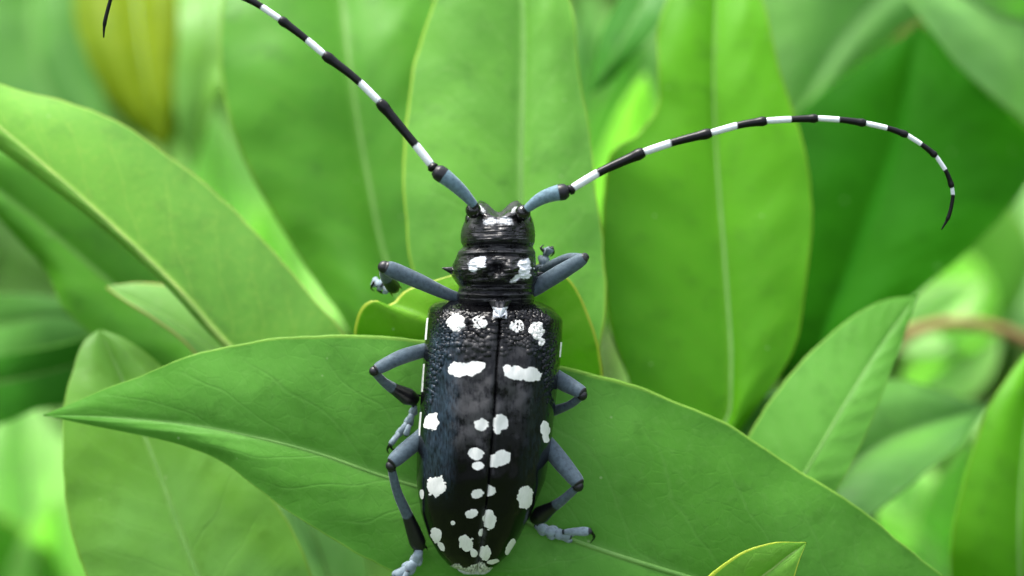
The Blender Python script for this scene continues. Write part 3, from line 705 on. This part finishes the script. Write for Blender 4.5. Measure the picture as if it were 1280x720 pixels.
# head, thorax and abdomen: one continuous surface lofted along the body
def body():
    rows = [  # y, xl, xr, ztop, zbot
        (250, 599, 647, .30, .10), (254, 595, 651, .50, .02), (259, 590, 656, .60, -.08), (264, 586, 661, .66, -.14), (270, 584, 664, .68, -.17), (278, 580, 667, .72, -.15), (286, 577, 668.5, .745, -.10),
        (295, 575.5, 669, .755, -.02), (303, 576, 668.5, .745, .03), (308, 579, 666, .715, .05), (311, 577, 667, .72, .05), (314, 573, 669, .75, .04), (322, 570, 669.5, .77, .03), (330, 566, 670, .80, .03),
        (338, 563, 672, .815, .03), (346, 565, 673, .81, .03), (353, 570, 671, .79, .04), (358, 574, 669, .755, .05), (362, 573, 668, .75, .05), (368, 571, 668, .76, .05), (373, 571, 668, .75, .05), (378, 572, 667, .72, .05),
        (384, 570, 672, .66, .05), (395, 552, 690, .58, .05), (420, 545, 692, .55, .04), (480, 540, 688, .52, .04), (560, 535, 677, .46, .05), (620, 540, 655, .38, .06), (665, 556, 630, .28, .08), (695, 560, 624, .26, .1), (710, 568, 618, .2, .13), (717, 578, 608, .17, .14), (721, 588, 600, .15, .14)]
    A = np.array(rows); n, m = 360, 160
    yy = np.concatenate([np.linspace(250, 392, 280, endpoint=False), np.linspace(392, 718, 80)])
    f = [np.interp(yy, A[:, 0], A[:, k]) for k in range(1, 5)]
    k = np.ones(5) / 5
    f = [np.concatenate([a[:2], np.convolve(a, k, 'valid'), a[-2:]]) for a in f]
    xl, xr, zt, zb = f
    a = np.linspace(0, 2 * math.pi, m, endpoint=False)
    e = 2 / 2.35
    cx = np.sign(np.cos(a)) * np.abs(np.cos(a)) ** e; sz = np.sign(np.sin(a)) * np.abs(np.sin(a)) ** e
    xc = (xl + xr) / 2; xw = (xr - xl) / 2; zc = zb + (zt - zb) * .42
    PX = xc[:, None] + xw[:, None] * cx[None]; PY = np.broadcast_to(yy[:, None], PX.shape).copy()
    up = np.maximum(sz, 0)
    Z = zc[:, None] + np.where(sz[None] > 0, (zt - zc)[:, None], (zc - zb)[:, None]) * sz[None]
    X = PX - 621
    arc = PY + .0025 * X ** 2 - 2               # rings bow forward at the middle
    def ring(y, w_, h, yv): return h * np.exp(-((yv - y) / w_) ** 2)
    dz = ring(308, 2.0, -.035, PY - .0020 * X ** 2 + 3) + ring(301, 2.5, .012, PY - .002 * X ** 2 + 3) + ring(313, 1.6, .016, PY - .002 * X ** 2 + 3)
    dz += ring(320, 1.6, -.028, PY - .0015 * X ** 2 + 2) + ring(316.5, 1.5, .010, PY - .0015 * X ** 2 + 2)
    dz += ring(356, 2.4, -.045, PY + .001 * X ** 2) + ring(361, 1.6, .018, PY) + ring(365, 1.3, -.022, PY) + ring(369, 1.4, .016, PY + .0006 * X ** 2) + ring(373, 1.3, -.020, PY + .0006 * X ** 2)
    for (bx, by, rx, ry, h) in ((604, 333, 7, 8, .08), (637, 334, 8, 9, .075), (622, 348, 7, 6, .07), (623, 334, 5.5, 6.5, -.09), (594, 330, 12, 9, .03), (655, 336, 12, 10, .035),
                                (608, 347, 5, 4, -.03), (634, 350, 5, 4, -.03), (622, 274, 1.6, 14, -.03), (606, 268, 10, 7, .02), (637, 268, 10, 7, .02), (644, 287, 3.5, 3, -.03), (601, 261, 6, 6, .05), (645, 261, 6, 6, .05), (623, 258, 8, 7, -.08)):
        dz += h * np.exp(-((PX - bx) / rx) ** 2 - ((PY - by) / ry) ** 2)
    nzv = np.array([mn.noise(Vector((x * .13, y * .22, 3.5))) + .7 * mn.noise(Vector((x * .35, y * .5, 8.5))) for x, y in zip(PX.ravel(), PY.ravel())]).reshape(PX.shape)
    rough = (.009 + .014 * smooth(318, 324, PY) * smooth(356, 350, PY))
    dz += rough * nzv
    wr = np.array([mn.noise(Vector((x * .07, y * .75, 1.5))) for x, y in zip(PX.ravel(), PY.ravel())]).reshape(PX.shape)
    dz += (.004 + .006 * smooth(282, 292, PY)) * wr * smooth(392, 380, PY)
    Z = Z + dz * up[None]
    W = .58 * blobs(PX, PY, [(612, 276, 9.5, 7, -8), (632, 276, 10, 7.2, 8)], amp=.5, sf=3.0)
    W = np.maximum(W, blobs(PX, PY, [(598, 329, 11, 8, -10), (592, 334, 6, 6, 0), (655, 330, 10, 6, 0), (657, 340, 9, 10, 20), (645, 348, 9, 3.5, -32)], amp=.5, sf=2.0))
    W = W * (np.sin(a)[None] > .1)
    W = np.maximum(W, .48 * blobs(PX, PY, [(602, 262, 5, 7, -30), (643, 262, 5, 7, 30)], amp=.3) * (np.sin(a)[None] > .1))
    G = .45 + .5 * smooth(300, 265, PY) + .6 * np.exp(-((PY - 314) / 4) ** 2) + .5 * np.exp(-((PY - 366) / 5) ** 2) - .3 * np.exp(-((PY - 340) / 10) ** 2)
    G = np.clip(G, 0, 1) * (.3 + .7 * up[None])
    PY = PY + smooth(274, 253, PY) * 15 * np.exp(-((PX - 623) / 13) ** 2) - smooth(250, 256, PY) * 0
    W = np.maximum(W, .62 * smooth(692, 702, PY + 5 * nzv))
    kz = (D - Z) / D / K
    V = np.stack([(PX - 640) * kz, (360 - PY) * kz, Z], -1).reshape(-1, 3)
    F = grid_faces(n, m, True).tolist(); V = np.vstack([V, np.array([P(623, 268, .2)])]); F += [(j, n * m, (j + 1) % m) for j in range(m)]; F.append(list(range((n - 1) * m, n * m)))
    W = np.append(W.ravel(), 0.); G = np.append(G.ravel(), .3)
    me = mesh('body', V, F, BO, att={'white': W.ravel(), 'grey': G.ravel()})
    o = link('body', me, M['body'], bt); return o
body()

def att_tube(name, pts, rad, mat, parent, whitefn, seg=20, flat=1.0, n=60, grey=0.0):
    """a limb piece through (px, py, z) places with radii (px) at relative positions; whitefn(t) -> pale coat"""
    c = spline([tuple(P(*p)) for p in pts], n); t = np.linspace(0, 1, n)
    r = np.interp(t, [q[0] for q in rad], [q[1] for q in rad]) / K
    k = np.ones(3) / 3; r[1:-1] = np.convolve(r, k, 'valid')
    V, F = tube(c, r, seg, flat)
    w_ = np.repeat(whitefn(t), seg)
    me = mesh(name, V, F, BO, att={'white': w_, 'grey': np.full(n * seg, grey)})
    return link(name, me, M[mat] if isinstance(mat, str) else mat, parent)

def ball(name, at, r, mat, parent, sx=1, sy=1, sz=1, white=0.0):
    a = np.linspace(0, math.pi, 16)[:, None]; b = np.linspace(0, 2 * math.pi, 24, endpoint=False)[None]
    V = np.stack([np.sin(a) * np.cos(b) * sx, np.sin(a) * np.sin(b) * sy, np.cos(a) * sz + 0 * b], -1).reshape(-1, 3) * (r / K)
    V += np.array(P(*at))
    me = mesh(name, V, grid_faces(16, 24, True)[:, ::-1], BO, att={'white': np.full(len(V), white), 'grey': np.zeros(len(V))})
    return link(name, me, mat, parent)

# eyes, scutellum, spines, mandibles
for sg, (ex, ey) in ((-1, (586, 275)), (1, (660.5, 277))):
    ball('eye', (ex, ey, .38), 9, M['eye'], bt, .55, 1.0, 1.5)
    V, F = tube(spline([tuple(P(621 + sg * 24, 274, -.1)), tuple(P(621 + sg * 19, 269, -.26)), tuple(P(621 + sg * 6, 268, -.34))], 16), np.linspace(.07, .012, 16), 12)
    link('mandible', mesh('mandible', V, F, BO, att={'white': np.zeros(len(V)), 'grey': np.zeros(len(V))}), M['body'], bt)
att_tube('thorax_spine', [(574, 340, .42), (565, 338, .45), (552.5, 335, .47)], [(0, 9), (.35, 5.5), (.7, 3), (1, .6)], 'body', bt, lambda t: .45 * (t < .5), n=24)
att_tube('thorax_spine', [(664, 346, .36), (673, 343, .38), (680, 341, .38)], [(0, 9), (.35, 5), (.7, 3), (1, .6)], 'body', bt, lambda t: .45 * (t < .5), n=24)
def scutellum():
    n, m = 26, 30; V, W = [], []
    for i in range(n):
        t = i / (n - 1); y = 376 + 20.5 * t; hw = 14.5 * (1 - t) ** .75 + .3
        for j in range(m):
            u = 2 * j / (m - 1) - 1; x = 625 + u * hw
            z = .825 + .045 * (1 - u * u) - .0 * t - .05 * abs(u) ** 3 + .03 * smooth(0, .6, t) - .02 * math.exp(-(u / .12) ** 2)
            V.append(tuple(P(x, y, z))); W.append(1.0 if t > .36 + .12 * (1 - abs(u)) else .25)
    me = mesh('scutellum', V, grid_faces(n, m), BO, att={'white': W, 'grey': [.8] * len(V)})
    me.flip_normals()
    o = link('scutellum', me, M['body'], bt); md = o.modifiers.new('thickness', 'SOLIDIFY'); md.thickness = .06
scutellum()

# antennae: the scape is the part, its segments hang on it
def antenna(ballpt, scape, segs, seglen, zf, label):
    """segs: list of (start, split, end) places; white from start to split, black from split to end"""
    def seg_shape(r): return [(0, r * .78), (.08, r * .85), (.5, r * .86), (.82, r * 1.0), (.93, r * 1.25), (1, r * .95)]
    sc_ = att_tube('antenna', scape, [(0, 4.6), (.12, 5.8), (.4, 7.8), (.75, 9.4), (.86, 10.2), (.93, 9.8), (1, 6.2)], M['legA'], bt, lambda t: (t > .06) * (t < .80) * 1.0, n=60, seg=24)
    sc_['label'] = label
    ball('antenna_socket', ballpt, 9.6, M['eye'], sc_, 1, 1.05, 1.15)
    att_tube('antenna_segment', [scape[-1], (*segs[0][0][:2], zf(0))], [(0, 5.5), (.5, 7), (1, 5)], 'ant', sc_, lambda t: 0 * t, n=12)
    N_ = len(segs); R = [6.0, 5.5, 5.0, 4.6, 4.3, 3.9, 3.6, 3.2, 3.0]
    for i, s3 in enumerate(segs):
        z0, z1 = zf(i / N_), zf((i + 1) / N_)
        pts = []
        for j, q in enumerate(s3): pts.append((q[0], q[1], z0 + (z1 - z0) * j / (len(s3) - 1)))
        if i: pts[0] = (*segs[i - 1][-1][:2], z0)
        L = [0]
        for a_, b_ in zip(s3[:-1], s3[1:]): L.append(L[-1] + math.dist(a_, b_))
        ts = L[1] / L[-1]
        r = R[min(i, 8)]
        shp = seg_shape(r)
        if i == N_ - 1: shp = [(0, r * .8), (.5, r * .8), (.75, r * .85), (.77, r * .5), (.80, r * .6), (1, .8)]
        att_tube('antenna_segment', pts, shp, 'ant', sc_, lambda t, ts=ts: 1 - smooth(ts - .16, ts + .05, t), n=44, seg=16)
M['legA'] = chitin('blue_grey_antenna_base', dark=(.01, .01, .012), rough=.36, white=(.15, .24, .29), thr=(.3, .7), sheen=.3, hs=(26, 26, 26))
antenna((591.5, 263, .66), [(595, 259, .72), (578, 240, .80), (560, 224, .87), (543, 212, .87)],
        [((539, 206), (516, 177), (474, 127)), ((471, 123), (444, 98), (405, 68)), ((402, 65), (379, 46), (350, 24)), ((348, 22), (323, 6), (297, -8)),
         ((294, -10), (266, -24), (238, -36)), ((235, -37), (212, -44), (191, -47)), ((188, -47), (172, -43), (158, -35)), ((156, -33), (148, -24), (142, -13)), ((141, -11), (137.5, 2), (131, 28), (129.5, 47))],
        1, lambda u: .86 + .12 * math.sin(u * 2.4) - .3 * u, 'left antenna, running off the top of the picture')
antenna((653.5, 266, .66), [(656, 263, .72), (675, 249, .79), (693, 242, .85), (711, 239, .85)],
        [((716, 235), (752, 214), (805, 190)), ((808, 187), (845, 177), (889, 166)), ((891, 164), (926, 156), (958, 151)), ((960, 150), (993, 149), (1022, 148)),
         ((1024, 148), (1053, 150), (1082, 154)), ((1084, 154), (1112, 161), (1134, 169)), ((1136, 170), (1154, 182), (1170, 195)), ((1171, 197), (1183, 215), (1190, 234)), ((1190.5, 235), (1191, 247), (1186, 270), (1177, 287))],
        1, lambda u: .84 + .12 * math.sin(u * 2.6) - .3 * u, 'right antenna, arching to the right')

# legs: thigh = the part 'leg'; shin, foot joints and claws hang on it
def leg(femur, fr, tibia, tr, tblack, tarsus, tz, claws, label):
    f = att_tube('leg', femur, fr, 'leg', bt, lambda t: 1 - smooth(.955, .99, t) * .9, n=50, seg=22, flat=.9)
    f['label'] = label
    # ball of the knee
    fe, tb = np.array(femur[-1], float), np.array(tibia[0], float)
    fd = np.array(femur[-2], float) - fe; fd /= np.linalg.norm(fd[:2])
    k = fe + fd * 2.5; tibia = [tuple(k * .55 + tb * .45), *tibia[1:]]
    ball('knee', tuple(k * .6 + tb * .4), fr[-2][1] * .84, M['leg'], f, 1, 1, 1, 0.12)
    att_tube('shin', tibia, tr, 'leg', f, lambda t: (1 - smooth(tblack - .06, tblack + .06, t)) * smooth(0.0, .1, t), n=50, seg=20, flat=.85)
    sh = np.array(tibia[-1], float); sd_ = sh - np.array(tibia[-2], float); sd_ /= np.linalg.norm(sd_[:2]); sn_ = np.array([-sd_[1], sd_[0], 0])
    for sg in (-1, 1):
        p0 = sh - sd_ * 3 + sn_ * sg * tr[-2][1] * .55
        att_tube('spur', [tuple(p0), tuple(p0 + sd_ * 4 + sn_ * sg * 2), tuple(p0 + sd_ * 8 + sn_ * sg * 2.5)], [(0, 1.8), (.5, 1.3), (1, .3)], 'body', f, lambda t: 0 * t, n=8, seg=6)
    for i, (a_, b_, r0, r1) in enumerate(tarsus):
        if i < 3 and max(r0, r1) > 4.4:                 # heart-shaped joint: two pads spreading forward
            A_, B_ = np.array(a_, float), np.array(b_, float); d_ = B_ - A_; n_ = np.array([-d_[1], d_[0], 0]); n_ /= np.linalg.norm(n_)
            for sg in (-1, 1):
                att_tube('foot_pad', [tuple(A_ + d_ * .25), tuple(A_ + d_ * .7 + n_ * sg * r1 * .42), tuple(B_ + d_ * .12 + n_ * sg * r1 * .62)], [(0, r0 * .5), (.5, r1 * .56), (.85, r1 * .5), (1, r1 * .2)], 'foot', f, lambda t: .95 * smooth(0, .3, t) * (1 - .5 * smooth(.8, 1, t)), n=14, seg=12, flat=.5)
            r0, r1 = r0 * .8, r1 * .72
        att_tube('foot_joint', [a_, tuple((np.array(a_) + np.array(b_)) / 2 + np.array([0, 0, .02])), b_], [(0, r0 * .7), (.25, r0), (.8, r1), (1, r1 * .6)], 'foot', f, lambda t: .95 * smooth(0, .16, t) * (1 - .95 * smooth(.82, .97, t)), n=20, seg=16, flat=.6)
    for c in claws:
        att_tube('claw', c, [(0, 2.0), (.5, 1.5), (1, .4)], 'body', f, lambda t: 0 * t, n=14, seg=8)

leg([(578, 374, .35), (555, 366, .42), (520, 350, .55), (480, 333, .66)], [(0, 6), (.2, 7.5), (.55, 9.5), (.85, 10.2), (.95, 9.5), (1, 6)],
    [(477, 334, .62), (482, 346, .35), (494, 362, .02)], [(0, 6), (.4, 6.5), (.7, 8), (.9, 9), (1, 6)], .55,
    [((489, 362, -.02), (480, 361, -.1), 5.5, 6.5), ((482, 358, -.1), (473, 356, -.16), 6, 7), ((474, 355, -.14), (466, 352, -.18), 6, 7), ((470, 352, -.1), (478, 357, -.02), 4, 4)],
    -.15, [[(468, 352, -.12), (464, 360, -.16), (468, 364, -.2)], [(472, 362, -.16), (478, 366, -.2), (482, 364, -.24)]], 'left front leg')
leg([(656, 368, .32), (672, 358, .4), (700, 341, .5), (733, 321, .6)], [(0, 8), (.2, 10), (.6, 10), (.88, 8.6), (.96, 7), (1, 4.5)],
    [(730, 321, .5), (712, 322, .3), (694, 330, .15), (677, 339, .05)], [(0, 4.5), (.4, 5.5), (.8, 7), (1, 5)], 1.3,
    [((679, 342, .05), (677, 331, .02), 6, 7.5), ((678, 331, .02), (680, 321, 0), 6.5, 7.5), ((681, 321, 0), (685, 312, 0), 5, 6), ((684, 318, .06), (689, 309, .12), 4.2, 5.2)],
    -.1, [[(690, 309, .12), (692, 316, .06), (688, 321, 0)], [(680, 314, .02), (676, 310, .02), (680, 306, 0)]], 'right front leg, folded')
leg([(548, 434, .3), (530, 438, .36), (500, 447, .5), (468, 463, .62)], [(0, 7.5), (.25, 9), (.55, 9.2), (.85, 8.2), (.95, 7.5), (1, 5)],
    [(464, 467, .58), (482, 479, .4), (503, 492, .22), (520, 501, .12)], [(0, 5), (.3, 5.5), (.6, 7.5), (.85, 11), (1, 7)], .52,
    [((519, 506, .1), (516, 517, .07), 4.5, 5.5), ((516, 516, .07), (510, 530, .05), 5, 6), ((509, 528, .05), (498, 543, .05), 4.5, 4.5), ((512, 530, .1), (507, 545, .1), 3.2, 4), ((500, 540, .05), (487, 557, .1), 3.2, 4)],
    .05, [[(487, 556, .1), (491, 562, .05), (496, 560, .02)], [(487, 556, .1), (484, 562, .05), (486, 567, .02)]], 'left middle leg')
leg([(678, 460, .3), (694, 472, .38), (712, 482, .5), (730, 492, .6)], [(0, 10), (.25, 11), (.6, 10.5), (.88, 8.8), (.96, 8), (1, 5.5)],
    [(727, 499, .56), (712, 506, .4), (690, 514, .2), (672, 520, .1)], [(0, 5), (.4, 5), (.8, 7), (1, 6)], .8,
    [((672, 522, .1), (665, 535, .07), 5, 6), ((665, 535, .07), (662, 548, .06), 5, 6), ((662, 548, .06), (666, 560, .06), 4, 4)],
    .05, [[(666, 560, .06), (668, 566, .04), (666, 570, .02)]], 'right middle leg')
leg([(545, 530, .3), (527, 547, .38), (508, 562, .48), (488, 580, .58)], [(0, 9), (.25, 11), (.6, 10.5), (.88, 9.6), (.96, 8), (1, 5)],
    [(487, 588, .52), (497, 616, .4), (511, 648, .25), (525, 686, .1)], [(0, 5), (.3, 5.8), (.6, 7), (.8, 9.5), (.93, 10.5), (1, 7)], .60,
    [((525, 686, .13), (519, 704, .11), 7, 8), ((521, 701, .11), (508, 713, .1), 7, 9), ((509, 710, .1), (495, 722, .1), 7.5, 8), ((510, 713, .15), (500, 736, .12), 3.5, 4.5)],
    .05, [[(500, 735, .1), (496, 742, .06), (499, 747, .02)], [(500, 735, .1), (506, 741, .06), (508, 747, .02)]], 'left hind leg')
leg([(668, 540, .3), (687, 560, .38), (706, 583, .5), (725, 606, .6)], [(0, 9), (.25, 11.5), (.6, 11.2), (.88, 9.6), (.96, 8.5), (1, 6)],
    [(721, 613, .55), (702, 626, .4), (684, 638, .25), (667, 650, .12)], [(0, 5), (.3, 5.5), (.6, 7), (.85, 11.5), (1, 7)], .52,
    [((669, 655, .1), (682, 664, .07), 6.5, 7.5), ((679, 661, .07), (694, 667, .06), 7, 9), ((693, 666, .06), (714, 672, .05), 9, 7), ((703, 665, .12), (739, 664, .16), 4.2, 6)],
    .05, [[(738, 664, .16), (743, 671, .1), (738, 679, .03)], [(736, 662, .16), (741, 666, .08), (741, 672, .03)]], 'right hind leg')
